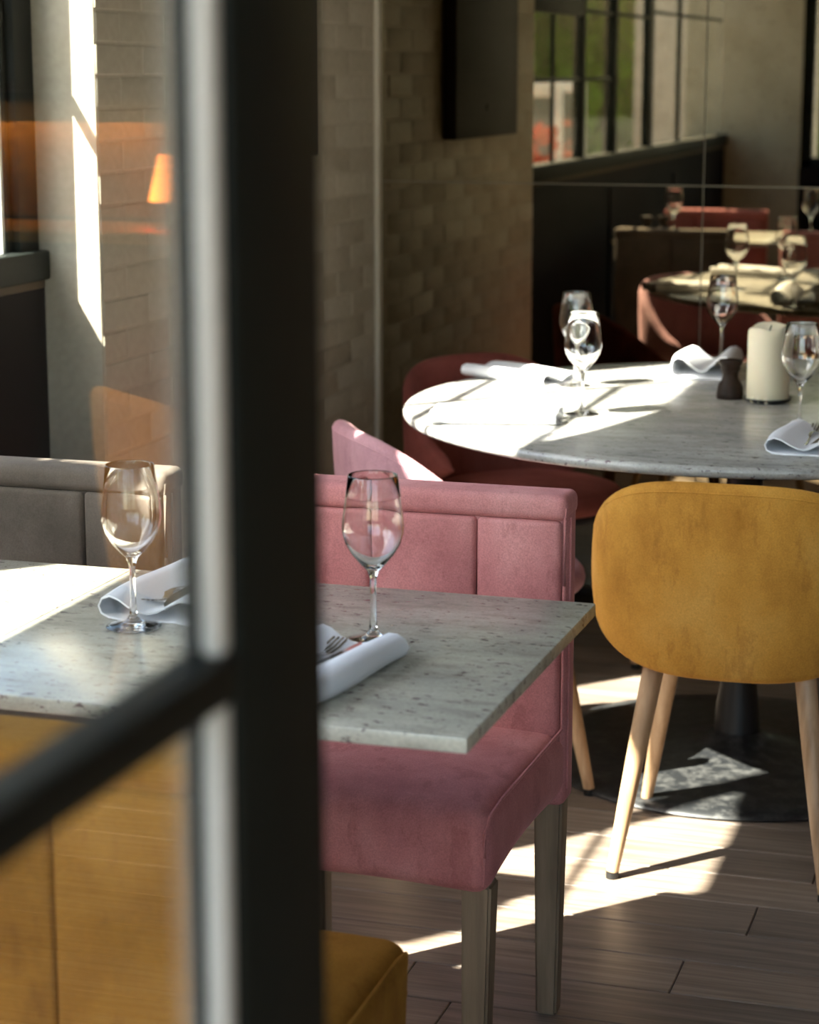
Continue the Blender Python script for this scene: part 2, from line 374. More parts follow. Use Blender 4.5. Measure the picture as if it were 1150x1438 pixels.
# mirror: panels with bevelled joints
mir = thing('wall_mirror', 'bronze tinted mirror covering the wall behind the round table, jointed into large panels', 'mirror', (0, 0, 0))
ZJ = 1.146
for x0, x1 in ((-1.900, -1.001), (-.998, -.08), (-.077, .85)):
    for z0, z1 in ((.03, ZJ - .0015), (ZJ + .0015, 3.17)):
        box('mirror_panel', (x0, YM - .008, z0), (x1, YM + .004, z1), 'mirror', mir)
box('backing', (-1.9, YM + .005, .02), (.86, YM + .018, 3.18), 'joint', mir)
for z0, z1 in ((.03, ZJ - .002), (ZJ + .002, 3.17)):
    box('joint_strip', (-.9992, YM - .0086, z0), (-.9972, YM - .006, z1), 'joint', mir)
box('joint_strip', (-1.9, YM - .009, ZJ - .0016), (.85, YM - .006, ZJ + .0016), 'joint', mir)

# dark board on the brick pier
bd = thing('wall_board', 'flat charcoal board hung on the cream brick pier, seen mainly in the mirror', 'board', (XW, 4.84, 1.24))
box('panel', (.006, -.40, 0), (.05, .33, 1.2), 'board_dark', bd, .004)
lathe('screw_head', [(0, .004), (.011, .004), (.012, 0)], 'black', bd, 16, (.050, -.02, .09)).rotation_euler = (0, R(90), 0)

# glazed screen beside the camera
gs = thing('glass_partition', 'dark framed glazed partition, out of focus in the foreground', 'partition', (-.372, 0, 0))
PX0, PX1, GX = -.0125, .0125, -.003
box('stile', (PX0, .885, .0), (PX1, 1.002, 3.19), 'stile', gs, .003)
for z0, z1 in ((1.190, 2.35), (.12, 1.168)):
    box('glazing_bead', (GX + .0015, .873, z0), (PX1 - .004, .8855, z1), 'bead', gs, .003, 3)
    box('inner_bead', (PX0 + .001, .875, z0), (GX - .0035, .8855, z1), 'stile', gs, .002)
for z0, z1 in ((1.168, 1.190), (2.35, 2.41), (.0, .12)):
    box('rail', (PX0, -.88, z0), (PX1, .885, z1), 'stile', gs, .003)
box('stile', (PX0, -.94, .0), (PX1, -.88, 3.19), 'stile', gs, .003)
for z0, z1 in ((1.190, 2.35), (.12, 1.168), (2.41, 3.19)):
    box('pane', (GX - .003, -.88, z0), (GX, .885, z1), 'door_glass', gs)

# ================================================================= CHANNEL BACK CHAIRS
def rounded_seat():
    # box with domed top, rounded front, hem that dips at the front corners
    nx, ny = 14, 14; bm = bmesh.new(); hw, y0, y1 = .226, -.205, .20
    def pt(u, v, top):
        x = (u * 2 - 1) * hw; y = y0 + (y1 - y0) * v
        if top:
            z = .462 + .016 * (1 - (u * 2 - 1) ** 4) * (1 - (v * 1.6 - .6) ** 4 if v > .1 else .7)
            return Vector((x, y, z))
        ax = abs(u * 2 - 1)
        z = .352 + .03 * (v ** .7) if v < 1 else .382
        z = .348 + .05 * math.sin(math.pi * min(1, max(0, 1 - v)) * .55) * 0
        return Vector((x, y, z))
    box_bm(bm, (-hw, y0, .335), (hw, y1, .470), .03, 5)
    bmesh.ops.subdivide_edges(bm, edges=[e for e in bm.edges if e.calc_length() > .1], cuts=8, use_grid_fill=True)
    for v in bm.verts:
        x, y, z = v.co; fx = abs(x) / hw; fy = (y - y0) / (y1 - y0)
        if z > .44: v.co.z += .014 * (1 - fx ** 3) * (1 - abs(fy * 2 - 1) ** 3)
        if z < .37:      # hem: tight at corners, lifted along the sides
            v.co.z += .022 * math.sin(math.pi * min(1, max(0, fy))) * fx ** 6 + .030 * fy * fx ** 4 + .012 * (1 - fx ** 2) * (1 - fy)
        v.co.x *= 1 - .075 * max(0, 1 - fy) ** 1.3
        if fy < .15: v.co.y += .012 * max(0, (.42 - z) / .1)
    return fin(bm, 'seat', True, 80)
seat_me = rounded_seat()
def sq_leg(name, parent, top, bot, wt, wb, m='leg'):
    bm = bmesh.new(); q = []
    for p, w in ((bot, wb), (top, wt)):
        q.append([bm.verts.new((p[0] + sx * w / 2, p[1] + sy * w / 2, p[2])) for sx, sy in ((-1, -1), (1, -1), (1, 1), (-1, 1))])
    for k in range(4): bm.faces.new((q[0][k], q[0][(k + 1) % 4], q[1][(k + 1) % 4], q[1][k]))
    bm.faces.new(q[0][::-1]); bm.faces.new(q[1])
    bmesh.ops.bevel(bm, geom=bm.edges[:], offset=.004, segments=2, affect='EDGES')
    return link(name, fin(bm, name, True, 50), m, parent)
def channel_chair(name, label, m, loc, rz, group=None):
    """front of the chair faces local -Y; back rises at +Y"""
    t = thing(name, label, 'chair', loc, rz, group)
    link('seat', seat_me.copy(), m, t)
    hx = .229
    for sx in (-1, 1):
        bm = bmesh.new(); tube(bm, [(sx * .2245, .16, .478), (sx * .2195, 0, .474), (sx * .2125, -.14, .468), (sx * .2070, -.183, .456), (sx * .2025, -.1955, .435), (sx * .2022, -.1940, .40), (sx * .1980, -.186, .356)], .0028, 6)
        link('piping', fin(bm, 'piping'), m, t)
    # back: core, three channels front, three rear, top band
    b0, b1, zt = .160, .228, .828
    bm = bmesh.new(); box_bm(bm, (-hx, b0 + .006, .352), (hx, b1, zt - .004), .016, 4); link('backrest', fin(bm, 'backrest', True, 60), m, t)
    seams = [-.2205, -.087, .086, .2205]
    for a, c in zip(seams, seams[1:]):
        bm = bmesh.new(); box_bm(bm, (a + .0007, b0 - .004, .44), (c - .0007, b0 + .03, .797), .008, 4)
        bmesh.ops.subdivide_edges(bm, edges=[e for e in bm.edges if e.calc_length() > .08], cuts=5, use_grid_fill=True)
        for v in bm.verts:
            u = (v.co.x - a) / (c - a)
            if v.co.y < b0 + .006: v.co.y -= .005 * (1 - abs(2 * u - 1) ** 2.5)
        link('channel_panel', fin(bm, 'channel_panel', True, 60), m, t)
    for a, c in ((-.2205, 0), (0, .2205)):
        bm = bmesh.new(); box_bm(bm, (a + .0007, b1 - .02, .37), (c - .0007, b1 + .006, .797), .006, 3)
        link('rear_panel', fin(bm, 'rear_panel', True, 60), m, t)
    bm = bmesh.new(); box_bm(bm, (-hx - .001, b0 - .006, .797), (hx + .001, b1 + .005, .836), .014, 4); link('top_band', fin(bm, 'top_band', True, 60), m, t)
    for sx in (-1, 1):
        bm = bmesh.new(); tube(bm, [(sx * (hx - .004), b0 + .001, z) for z in (.48, .6, .7, .80)] + [(sx * (hx - .002), b0, .818)], .0026, 6)
        link('back_piping', fin(bm, 'back_piping'), m, t)
        bm = bmesh.new(); tube(bm, [(sx * (hx + .0006), b0 + .02, z) for z in (.38, .5, .6, .7, .80)], .002, 6)
        link('side_seam', fin(bm, 'side_seam'), m, t)
    for sx in (-1, 1):
        sq_leg('leg', t, (sx * .185, -.155, .352), (sx * .182, -.16, 0), .044, .034)
        sq_leg('leg', t, (sx * .200, .198, .365), (sx * .196, .212, 0), .046, .034)
    return t
channel_chair('dining_chair', 'pink velvet dining chair with channelled back, in focus behind the granite table', 'pink', (-.935, 2.885, 0), R(0)).scale = (.97, 1, 1)
channel_chair('dining_chair', 'taupe grey dining chair with channelled back, half in sun beside the left wall', 'taupe', (-1.582, 2.885, 0), R(0))
channel_chair('dining_chair', 'mustard yellow channelled dining chair pushed under the near edge of the granite table', 'ochre_shaded', (-.915, 2.033, 0), R(180)).scale = (1, 1.13, .985)
channel_chair('dining_chair', 'dusty pink dining chair by the windows, visible only in the mirror', 'pink_d', (-1.62, 2.02, 0), R(180))

# ================================================================= TUB CHAIRS
def sgnpow(v, p): return math.copysign(abs(v) ** p, v)
def tub_shell():
    bm = bmesh.new(); NT = 48; TM = R(104); a, bb = .256, .232; th = .017; K = 8
    rings = []
    for i in range(NT + 1):
        t = -TM + 2 * TM * i / NT
        x = a * sgnpow(math.sin(t), .80); y = -bb * sgnpow(math.cos(t), .80) if abs(t) < R(90) else bb * .9 * (-math.cos(t))
        s = min(1, abs(math.sin(t))) if abs(t) < R(90) else 1
        over = max(0, (abs(t) - R(90)) / (TM - R(90)))
        zt = .565 + .185 * math.sqrt(max(0, 1 - s ** 2.7)) - .02 * over
        zb = .500 - .112 * math.sqrt(max(0, 1 - s ** 2.7)) + .01 * over
        e = max(.12, 1 - over ** 3)
        c0 = Vector((x, y, 0)); nrm = Vector((math.sin(t), -math.cos(t), 0)).normalized()
        ring = []
        hh = (zt - zb) / 2 * e; zc = (zt + zb) / 2
        for k in range(2 * K + 2 * 6):
            pass
        # stadium cross-section, rake backwards towards the top
        pts = []
        for k in range(K + 1):
            q = math.pi * k / K; pts.append((th * math.cos(q), hh - th + th * math.sin(q)))
        for k in range(1, 5): pts.append((-th, (hh - th) * (1 - 2 * k / 5)))
        for k in range(K + 1):
            q = math.pi + math.pi * k / K; pts.append((th * math.cos(q), -(hh - th) + th * math.sin(q)))
        for k in range(1, 5): pts.append((th, (hh - th) * (-1 + 2 * k / 5)))
        if hh < th * 1.02: pts = [(p[0] * hh / th, max(-hh, min(hh, p[1]))) for p in pts]
        for dn, dz in pts:
            z = zc + dz; rake = .03 * (z - .42) / .33 * max(0, math.cos(t))
            bulge = .006 * (1 - (dz / max(hh, .01)) ** 2)
            ring.append(bm.verts.new(c0 + nrm * (dn * e + rake + (bulge if dn > 0 else 0)) + Vector((0, 0, z))))
        rings.append(ring)
    n_ = len(rings[0])
    for p, q in zip(rings, rings[1:]):
        for k in range(n_): bm.faces.new((p[k], p[(k + 1) % n_], q[(k + 1) % n_], q[k]))
    bm.faces.new(rings[0][::-1]); bm.faces.new(rings[-1])
    return fin(bm, 'shell', True, 70)
shell_me = tub_shell()
def superdisc(a, b_, z0, z1, yoff, rnd=.025, n=48, p=.8):
    bm = bmesh.new(); prof = []
    for k in range(7): q = -math.pi / 2 + math.pi * k / 6; prof.append((1 - (1 - math.cos(q)) * rnd / a, (z0 + z1) / 2 + math.sin(q) * (z1 - z0) / 2))
    prof = [(.02, z0)] + [(.6, z0)] + prof + [(.7, z1 + .006), (.4, z1 + .010), (.02, z1 + .012)]
    rings = [[bm.verts.new((a * s * sgnpow(math.cos(2 * math.pi * i / n), p), b_ * s * sgnpow(math.sin(2 * math.pi * i / n), p) + yoff, z)) for i in range(n)] for s, z in prof]
    for u, v in zip(rings, rings[1:]):
        for i in range(n): bm.faces.new((u[i], u[(i + 1) % n], v[(i + 1) % n], v[i]))
    bm.faces.new(rings[0][::-1]); bm.faces.new(rings[-1]); return fin(bm, 'seat', True, 60)
pad_me = superdisc(.222, .215, .405, .462, .01)
seatbase_me = superdisc(.19, .18, .378, .406, .0, .01)
def tub_chair(name, label, m, loc, rz, group=None, lining=None):
    """front faces local +Y"""
    t = thing(name, label, 'chair', loc, rz, group)
    link('backrest', shell_me.copy(), m, t)
    link('seat', pad_me.copy(), m, t); link('seat_base', seatbase_me, 'lining', t)
    bm = bmesh.new()  # seam running just inside the rim
    pts = []
    for i in range(25):
        tt = R(-80) + R(160) * i / 24; x = .256 * sgnpow(math.sin(tt), .8); y = -.232 * sgnpow(math.cos(tt), .8)
        s = abs(math.sin(tt)); zt = .565 + .185 * math.sqrt(max(0, 1 - s ** 2.7)) - .016
        nr_ = Vector((math.sin(tt), -math.cos(tt), 0)); rk = .03 * (zt - .42) / .33 * math.cos(tt)
        pts.append(Vector((x, y, zt)) + nr_ * (.0175 + rk))
    tube(bm, pts, .0016, 6); link('rim_seam', fin(bm, 'rim_seam'), m, t)
    for sx in (-1, 1):
        for (tx, ty, bx, by) in ((.135, -.165, .192, -.235), (.145, .12, .212, .183)):
            bm = bmesh.new(); T = Vector((sx * tx, ty, .40)); B = Vector((sx * bx, by, .012))
            tube(bm, [B, B.lerp(T, .3), B.lerp(T, .65), T], [.0115, .0150, .0180, .0195], 16)
            lg = link('leg', fin(bm, 'leg', True, 50), 'oak', t)
            bm = bmesh.new(); tube(bm, [B + Vector((0, 0, -.012)), B + Vector((0, 0, .001))], .0122, 16); link('foot_cap', fin(bm, 'foot_cap', True, 50), 'black', lg)
    return t
tub_chair('tub_chair', 'mustard velvet tub chair with oak legs, back turned to the viewer at the round table', 'yellow', (-.578, 3.925, 0), 0)
tub_chair('tub_chair', 'mauve tub chair left of the round table, rising behind the pink chair', 'mauve', (-1.185, 4.20, 0), R(-55))
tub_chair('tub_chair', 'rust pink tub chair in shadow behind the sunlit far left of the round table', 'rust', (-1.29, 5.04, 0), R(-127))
tub_chair('tub_chair', 'mustard tub chair showing only as a faint reflection in the partition glass', 'yellow', (.84, 4.01, 0), R(40.5)).scale = (1.1, 1.1, 1.12)

# ================================================================= TABLES
def granite_top(name, label, x0, x1, y0=2.103, y1=2.722):
    t = thing(name, label, 'table', ((x0 + x1) / 2, (y0 + y1) / 2, 0))
    hx, hy = (x1 - x0) / 2, (y1 - y0) / 2
    box('tabletop', (-hx, -hy, .742), (hx, hy, .76), 'granite', t, .0025)
    box('underframe', (-hx * .6, -hy * .55, .722), (hx * .6, hy * .55, .7415), 'iron', t, .003)
    lathe('column', [(0, .03), (.03, .03), (.03, .722), (0, .722)], 'iron', t, 24)
    lathe('base_plate', [(0, 0.001), (.21, .001), (.215, .008), (.20, .016), (.06, .024), (.035, .04), (0, .04)], 'iron', t, 40)
    return t
granite_top('square_table', 'square speckled grey granite table in front of the pink chair', -1.264, -.597)
granite_top('square_table', 'square granite table joined on the left and striped by sunlight beside the wall', -1.907, -1.266)
rt = thing('round_table', 'large round pale marble table on a black pedestal before the mirror', 'table', (-.668, 4.478, 0))
RR = .718
lathe('tabletop', [(0, .738), (RR - .012, .738), (RR - .003, .741), (RR, .747), (RR, .754), (RR - .004, .759), (RR - .009, .76), (0, .76)], 'granite2', rt, 128)
lathe('underframe', [(0, .716), (.30, .716), (.31, .7375), (0, .7375)], 'iron', rt, 48)
lathe('column', [(0, .05), (.05, .05), (.045, .12), (.038, .16), (.038, .716), (0, .716)], 'iron', rt, 32)
lathe('base_plate', [(0, .001), (.425, .001), (.43, .005), (.425, .012), (.38, .018), (.15, .028), (.07, .045), (.05, .06), (0, .06)], 'scuff', rt, 96)

# ================================================================= TABLEWARE
prof = [(0, .0022), (.020, .0018), (.0345, .0006), (.0352, .0012), (.0345, .0022), (.022, .0042), (.010, .0085), (.0052, .016), (.0038, .032), (.0036, .060), (.0042, .080),
        (.0075, .090), (.016, .0985), (.0262, .1105), (.0340, .1240), (.0378, .138), (.0382, .146), (.0368, .160), (.0340, .180), (.0305, .2078), (.0300, .2090), (.0294, .2078),
        (.0329, .180), (.0357, .160), (.0370, .146), (.0366, .138), (.0328, .1250), (.0250, .1125), (.0150, .1015), (.0060, .0950), (0, .0935)]
g0 = lathe('wine_glass', prof, 'glass', None, 56, angle=180)
first = [True]
def wineglass(x, y, label, group=None, z=.7605):
    o = g0 if first[0] else g0.copy()
    if not first[0]: COL.objects.link(o)
    first[0] = False
    o.location = (x, y, z); tag(o, label, 'wine glass', 'wine glasses on the tables'); return o
wineglass(-1.126, 2.423, 'stemmed wine glass seen through the partition pane, in front of the taupe chair')
wineglass(-.815, 2.446, 'empty stemmed wine glass on the granite table against the pink chair back')
wineglass(-.974, 4.276, 'wine glass nearest on the sunlit left half of the round table')
wineglass(-1.08, 4.669, 'wine glass standing just behind another at the sunlit side of the round table')
wineglass(-.527, 4.22, 'wine glass at the right end of the round table beside the folded napkin and fork')
wineglass(-.834, 5.146, 'wine glass on the far edge of the round table, left of the candle')
wineglass(-1.70, 2.44, 'wine glass on the table by the wall, seen only in the mirror')

def napkin_mesh():
    # closed ribbon: flat underside, both sides rolled up and dipping in the middle
    P = [(0, .002), (-.035, .002), (-.058, .002), (-.068, .006), (-.071, .014), (-.067, .022), (-.056, .0262), (-.042, .0245), (-.026, .0170), (-.010, .0105), (0, .0085),
         (.010, .0105), (.024, .0180), (.040, .0262), (.054, .0280), (.066, .0235), (.071, .014), (.067, .0065), (.056, .002), (.035, .002)]
    T = .0022; n = len(P); ctr = []
    outer, inner = [], []
    for i in range(n):
        a = Vector((*P[i - 1], 0)); c = Vector((*P[(i + 1) % n], 0)); d = (c - a).normalized(); nn = Vector((d.y, -d.x, 0))
        p = Vector((*P[i], 0)); outer.append(p + nn * -T * .0); inner.append(p + nn * -T)
    # orientation test
    bm = bmesh.new(); NY = 12; L = .25; rings = []
    for j in range(NY + 1):
        v = j / NY; y = (v - .5) * L; w = 1 + .06 * math.sin(v * 5.2); f = 1 + .10 * math.sin(v * 3.1 + .6)
        ro = [bm.verts.new((p.x * w, y + .006 * math.sin(p.x * 70), p.y * f)) for p in outer]
        ri = [bm.verts.new((p.x * w, y + .006 * math.sin(p.x * 70), p.y * f)) for p in inner]
        rings.append((ro, ri))
    for (a, ai), (c, ci) in zip(rings, rings[1:]):
        for k in range(n):
            kk = (k + 1) % n
            bm.faces.new((a[k], a[kk], c[kk], c[k])); bm.faces.new((ai[kk], ai[k], ci[k], ci[kk]))
    for (a, ai), fl_ in ((rings[0], 1), (rings[-1], 0)):
        for k in range(n):
            kk = (k + 1) % n; q = (a[k], a[kk], ai[kk], ai[k]); bm.faces.new(q if fl_ else q[::-1])
    me = fin(bm, 'napkin', True, 60)
    zmin = min(v.co.z for v in me.vertices)
    for v in me.vertices: v.co.z -= zmin
    return me
nap_me = napkin_mesh()
def fork_mesh():
    bm = bmesh.new()
    def plate(pts, w, h=.0016):
        q = []
        for (y, z), ww in zip(pts, w): q.append([bm.verts.new((sx * ww / 2, y, z + sz * h / 2)) for sx, sz in ((-1, -1), (1, -1), (1, 1), (-1, 1))])
        for a, c in zip(q, q[1:]):
            for k in range(4): bm.faces.new((a[k], a[(k + 1) % 4], c[(k + 1) % 4], c[k]))
        bm.faces.new(q[0][::-1]); bm.faces.new(q[-1])
    plate([(-.10, .003), (-.07, .002), (-.02, .001), (.015, .004), (.030, .003), (.045, 0), (.055, -.001)], [.020, .017, .009, .006, .010, .022, .0245], .0022)
    n0 = len(bm.verts)
    for k in range(4):
        x = -.0093 + k * .0062; q = []
        for (y, z), w in (((.054, -.001), .0042), ((.075, .0005), .0036), ((.098, .006), .002)):
            q.append([bm.verts.new((x + sx * w / 2, y, z + sz * .0009)) for sx, sz in ((-1, -1), (1, -1), (1, 1), (-1, 1))])
        for a, c in zip(q, q[1:]):
            for j in range(4): bm.faces.new((a[j], a[(j + 1) % 4], c[(j + 1) % 4], c[j]))
        bm.faces.new(q[-1]); bm.faces.new(q[0][::-1])
    return fin(bm, 'fork', True, 45)
def knife_mesh():
    bm = bmesh.new(); q = []
    for y, w, h, x in ((-.11, .016, .006, 0), (-.10, .019, .008, 0), (-.03, .014, .008, 0), (-.015, .011, .006, 0), (0, .019, .0022, .002), (.06, .020, .0018, .002), (.095, .013, .0014, -.001), (.112, .003, .001, -.005)):
        q.append([bm.verts.new((x + sx * w / 2, y, .003 + sz * h / 2)) for sx, sz in ((-1, -1), (1, -1), (1, 1), (-1, 1))])
    for a, c in zip(q, q[1:]):
        for k in range(4): bm.faces.new((a[k], a[(k + 1) % 4], c[(k + 1) % 4], c[k]))
    bm.faces.new(q[0][::-1]); bm.faces.new(q[-1]); return fin(bm, 'knife', True, 45)
def spoon_mesh():
    bm = bmesh.new(); q = []
    for y, w, z, h in ((-.10, .016, .003, .0016), (-.07, .014, .002, .0018), (-.01, .007, .001, .0022), (.03, .006, .004, .0026), (.046, .012, .003, .002)):
        q.append([bm.verts.new((sx * w / 2, y, z + sz * h / 2)) for sx, sz in ((-1, -1), (1, -1), (1, 1), (-1, 1))])
    for a, c in zip(q, q[1:]):
        for k in range(4): bm.faces.new((a[k], a[(k + 1) % 4], c[(k + 1) % 4], c[k]))
    bm.faces.new(q[0][::-1]); bm.faces.new(q[-1])
    rings = []
    for r_, dz in ((1, .0055), (.97, .0048), (.8, .0015), (.55, -.0012), (.25, -.0026), (.04, -.003), (.04, -.0018), (.25, -.0014), (.55, 0), (.8, .0027), (.95, .0055)):
        rings.append([bm.verts.new((.0185 * r_ * math.cos(t_), .072 + .030 * r_ * math.sin(t_) * (1 if math.sin(t_) > 0 else .95), dz)) for t_ in [2 * math.pi * i / 24 for i in range(24)]])
    for a, c in zip(rings, rings[1:] + rings[:1]):
        for i in range(24): bm.faces.new((a[i], a[(i + 1) % 24], c[(i + 1) % 24], c[i]))
    return fin(bm, 'spoon', True, 50)
fork_me, knife_me, spoon_me = fork_mesh(), knife_mesh(), spoon_mesh()
first_n = [True]
def setting(x, y, rz, nl, fl_, kl, flip=False, sc=1.0, fork=True, knife=True, off=0, spoon=False):
    z = .7606
    o = link('napkin', nap_me, 'linen'); o.location = (x, y, z); o.rotation_euler = (0, 0, rz); o.scale = (min(sc, 1), 1, sc)
    tag(o, nl, 'napkin', 'folded white napkins')
    c, s = math.cos(rz), math.sin(rz)
    def at(u, v): return (x + c * u - s * v, y + s * u + c * v)
    if fork:
        f = link('fork', fork_me, 'steel'); px, py = at(-.012, off); f.location = (px, py, z + .0128); f.rotation_euler = (R(2), 0, rz + (R(180) if flip else 0)); tag(f, fl_, 'fork', 'forks on napkins')
    if knife:
        kd = 'spoon' if spoon else 'knife'
        k = link(kd, spoon_me if spoon else knife_me, 'steel'); px, py = at(.013, off); k.location = (px, py, z + .0135); k.rotation_euler = (0, R(-14), rz + (R(180) if flip else 0)); tag(k, kl, kd, 'knives on napkins' if not spoon else None)
setting(-.835, 2.275, R(-9), 'rolled white napkin at the near edge of the granite table beside the dark stile', 'fork lying on the rolled napkin of the granite table in the foreground', 'knife lying on the rolled napkin of the granite table in the foreground')
setting(-1.118, 2.575, R(0), 'white folded napkin behind the glass stem on the left, cut by the partition frame', 'fork on the napkin behind the left wine glass', 'knife on the napkin behind the left wine glass', flip=True)
setting(-1.118, 4.145, R(-78), 'sunlit white napkin near the front left rim of the round table', 'fork on the sunlit napkin nearest the left rim of the round table', 'knife on the sunlit napkin nearest the left rim of the round table', sc=.85)
setting(-1.225, 4.745, R(-118), 'white napkin on the far left of the round table before the rust pink chair', 'fork on the napkin before the rust pink chair', 'knife on the napkin before the rust pink chair', sc=.85)
setting(-.475, 4.045, R(-2), 'white folded napkin at the right end of the round table near the front rim', 'fork with copper glints on the right-hand napkin of the round table', 'spoon on the right-hand napkin of the round table', off=.02, spoon=True)
setting(-.835, 4.972, R(3), 'white napkin curled like a bow behind the dark wooden mill', 'fork on the napkin behind the mill', 'knife on the napkin behind the mill', sc=1.7, fork=False, knife=False)

# candle on a dark plate
cp = lathe('candle_plate', [(0, 0), (.040, 0), (.046, .003), (.052, .009), (.0535, .010), (.0505, .010), (.043, .005), (0, .004)], 'black', None, 48, (-.638, 4.56, .7605))
tag(cp, 'small round black plate under the thick candle', 'plate')
cd = thing('pillar_candle', 'thick ivory pillar candle with a melted uneven top on the round table', 'candle', (-.638, 4.56, .7648))
bm = bmesh.new(); N = 64; rings = []
def rimz(a): return .157 + .005 * math.sin(a + .9) + .003 * math.sin(a * 3 + 2) + .0010 * math.sin(a * 6)
for r_, f in ((0, 'b'), (.043, 'b'), (.0447, .02), (.0449, .3), (.0447, .6), (.0449, .9), (.0444, .97), (.041, 1.0), (.036, .985), (.030, .93), (.015, .90), (0, .895)):
    if r_ == 0: rings.append([bm.verts.new((0, 0, 0 if f == 'b' else f * .157))]); continue
    rings.append([bm.verts.new(((r_ + (.0006 * math.sin(5 * q) if f != 'b' else 0)) * math.cos(q), (r_ + .0006 * math.sin(4 * q)) * math.sin(q), 0 if f == 'b' else (f * rimz(q) if f > .5 else f * .157))) for q in [2 * math.pi * i / N for i in range(N)]])
for a, c in zip(rings, rings[1:]):
    for i in range(N):
        j = (i + 1) % N
        if len(a) == 1: bm.faces.new((a[0], c[j], c[i]))
        elif len(c) == 1: bm.faces.new((a[i], a[j], c[0]))
        else: bm.faces.new((a[i], a[j], c[j], c[i]))
link('wax_body', fin(bm, 'wax_body', True, 60), 'wax', cd)
bm = bmesh.new(); tube(bm, [(0, 0, .136), (.001, 0, .150), (.004, .001, .158)], .0014, 8); link('wick', fin(bm, 'wick'), 'black', cd)
bm = bmesh.new()
for q, h in ((R(235), .010), (R(255), .013), (R(275), .008)):
    mt = Matrix.Translation((.0455 * math.cos(q), .0455 * math.sin(q), h * .4)); t = bmesh.new(); bmesh.ops.create_icosphere(t, subdivisions=2, radius=.0055, matrix=mt @ Matrix.Diagonal((1, .6, 1.3, 1))); me = bpy.data.meshes.new('t'); t.to_mesh(me); t.free(); bm.from_mesh(me)
link('wax_drip', fin(bm, 'wax_drip', True, 80), 'wax', cd)
def mill(x, y, label, sc=1.0, m='walnut'):
    t = thing('pepper_mill', label, 'mill', (x, y, .7605), 0, None)
    a = lathe('mill_body', [(0, 0), (.0235, 0), (.0245, .003), (.0245, .014), (.0235, .017), (.0240, .021), (.0215, .031), (.0155, .042), (.0138, .050), (.0150, .057), (.0160, .0605), (0, .0605)], m, t, 40)
    c = lathe('mill_cap', [(0, .061), (.0165, .061), (.0185, .066), (.0178, .071), (.0205, .0745), (.0225, .079), (.0215, .0835), (.012, .0855), (0, .086)], m, t, 40)
    a.scale = c.scale = (1.16, 1.16, .99)
    return t
mill(-.722, 4.585, 'small dark turned wooden mill left of the candle')
for (x, y, lb) in ((-1.80, 2.50, 'dark mill by the wall whose shiny cap shows in the mirror, left one'), (-1.735, 2.47, 'dark mill by the wall whose shiny cap shows in the mirror, right one')): mill(x, y, lb)

# ================================================================= RIGHT-HAND SIDE, seen only as reflections in the partition glass; strip and spot lights added
sb = thing('sideboard', 'dark sideboard against the far wall right of the mirror, seen reflected in the partition', 'sideboard', (1.95, 5.56, 0))
box('carcass', (-.9, -.2, .06), (.9, .2, .99), 'darkwall', sb, .006); box('top', (-.92, -.22, .99), (.92, .215, 1.02), 'amber', sb, .006)
for k in range(4): 
    d = box('door', (-.88 + k * .44, -.216, .10), (-.46 + k * .44, -.2005, .96), 'darkwall', sb, .004); box('handle', (-.49 + k * .44, -.23, .55), (-.48 + k * .44, -.216, .68), 'iron', d, .002)
wp = box('wall_panel', (.95, 5.775, 1.03), (2.95, 5.815, 1.30), 'amber', None, .004); tag(wp, 'amber wooden wall panel above the sideboard, glowing in lamplight', 'panel')
lp = thing('table_lamp', 'small table lamp with a glowing orange shade, reflected in the partition glass', 'lamp', (1.678, 5.52, 1.0205))
lathe('base', [(0, 0), (.035, 0), (.037, .006), (.010, .012), (.006, .02), (.006, .075), (0, .075)], 'iron', lp, 24)
lathe('lamp_shade', [(.052, .075), (.023, .200), (.022, .200), (.051, .075)], 'lamp', lp, 32, closed=True)
wl_ = thing('added_wall_light', 'added slim warm strip light washing the amber panel above the sideboard', 'light', (1.95, 5.70, 1.36))
box('housing', (-.98, -.02, 0), (.98, .075, .03), 'iron', wl_, .003)
pl = bpy.data.lights.new('added_strip_light', 'AREA'); pl.shape = 'RECTANGLE'; pl.size = 1.9; pl.size_y = .03; pl.energy = 3.2; pl.color = (1, .52, .14)  # added lamp and housing, there to brighten the amber panel
po = bpy.data.objects.new('added_strip_light', pl); COL.objects.link(po); po.location = (1.95, 5.715, 1.357); po.rotation_euler = (R(12), 0, 0)
sp = thing('added_ceiling_spot', 'added black ceiling spotlight aimed at the reflected mustard tub chair', 'light', (2.1, 2.4, 3.2))
lathe('spot_can', [(0, -.16), (.045, -.16), (.05, -.155), (.05, -.02), (.03, 0), (0, 0)], 'black', sp, 24)
pl = bpy.data.lights.new('added_spot_beam', 'SPOT'); pl.energy = 230; pl.color = (1, .74, .45); pl.spot_size = R(28); pl.spot_blend = .6; pl.shadow_soft_size = .03  # added lamp and can, there to brighten the chair reflected in the pane
po = bpy.data.objects.new('added_spot_beam', pl); COL.objects.link(po); po.location = (2.1, 2.4, 3.02); po.rotation_euler = (Vector((.95, 3.9, .6)) - Vector(po.location)).to_track_quat('-Z', 'Y').to_euler()

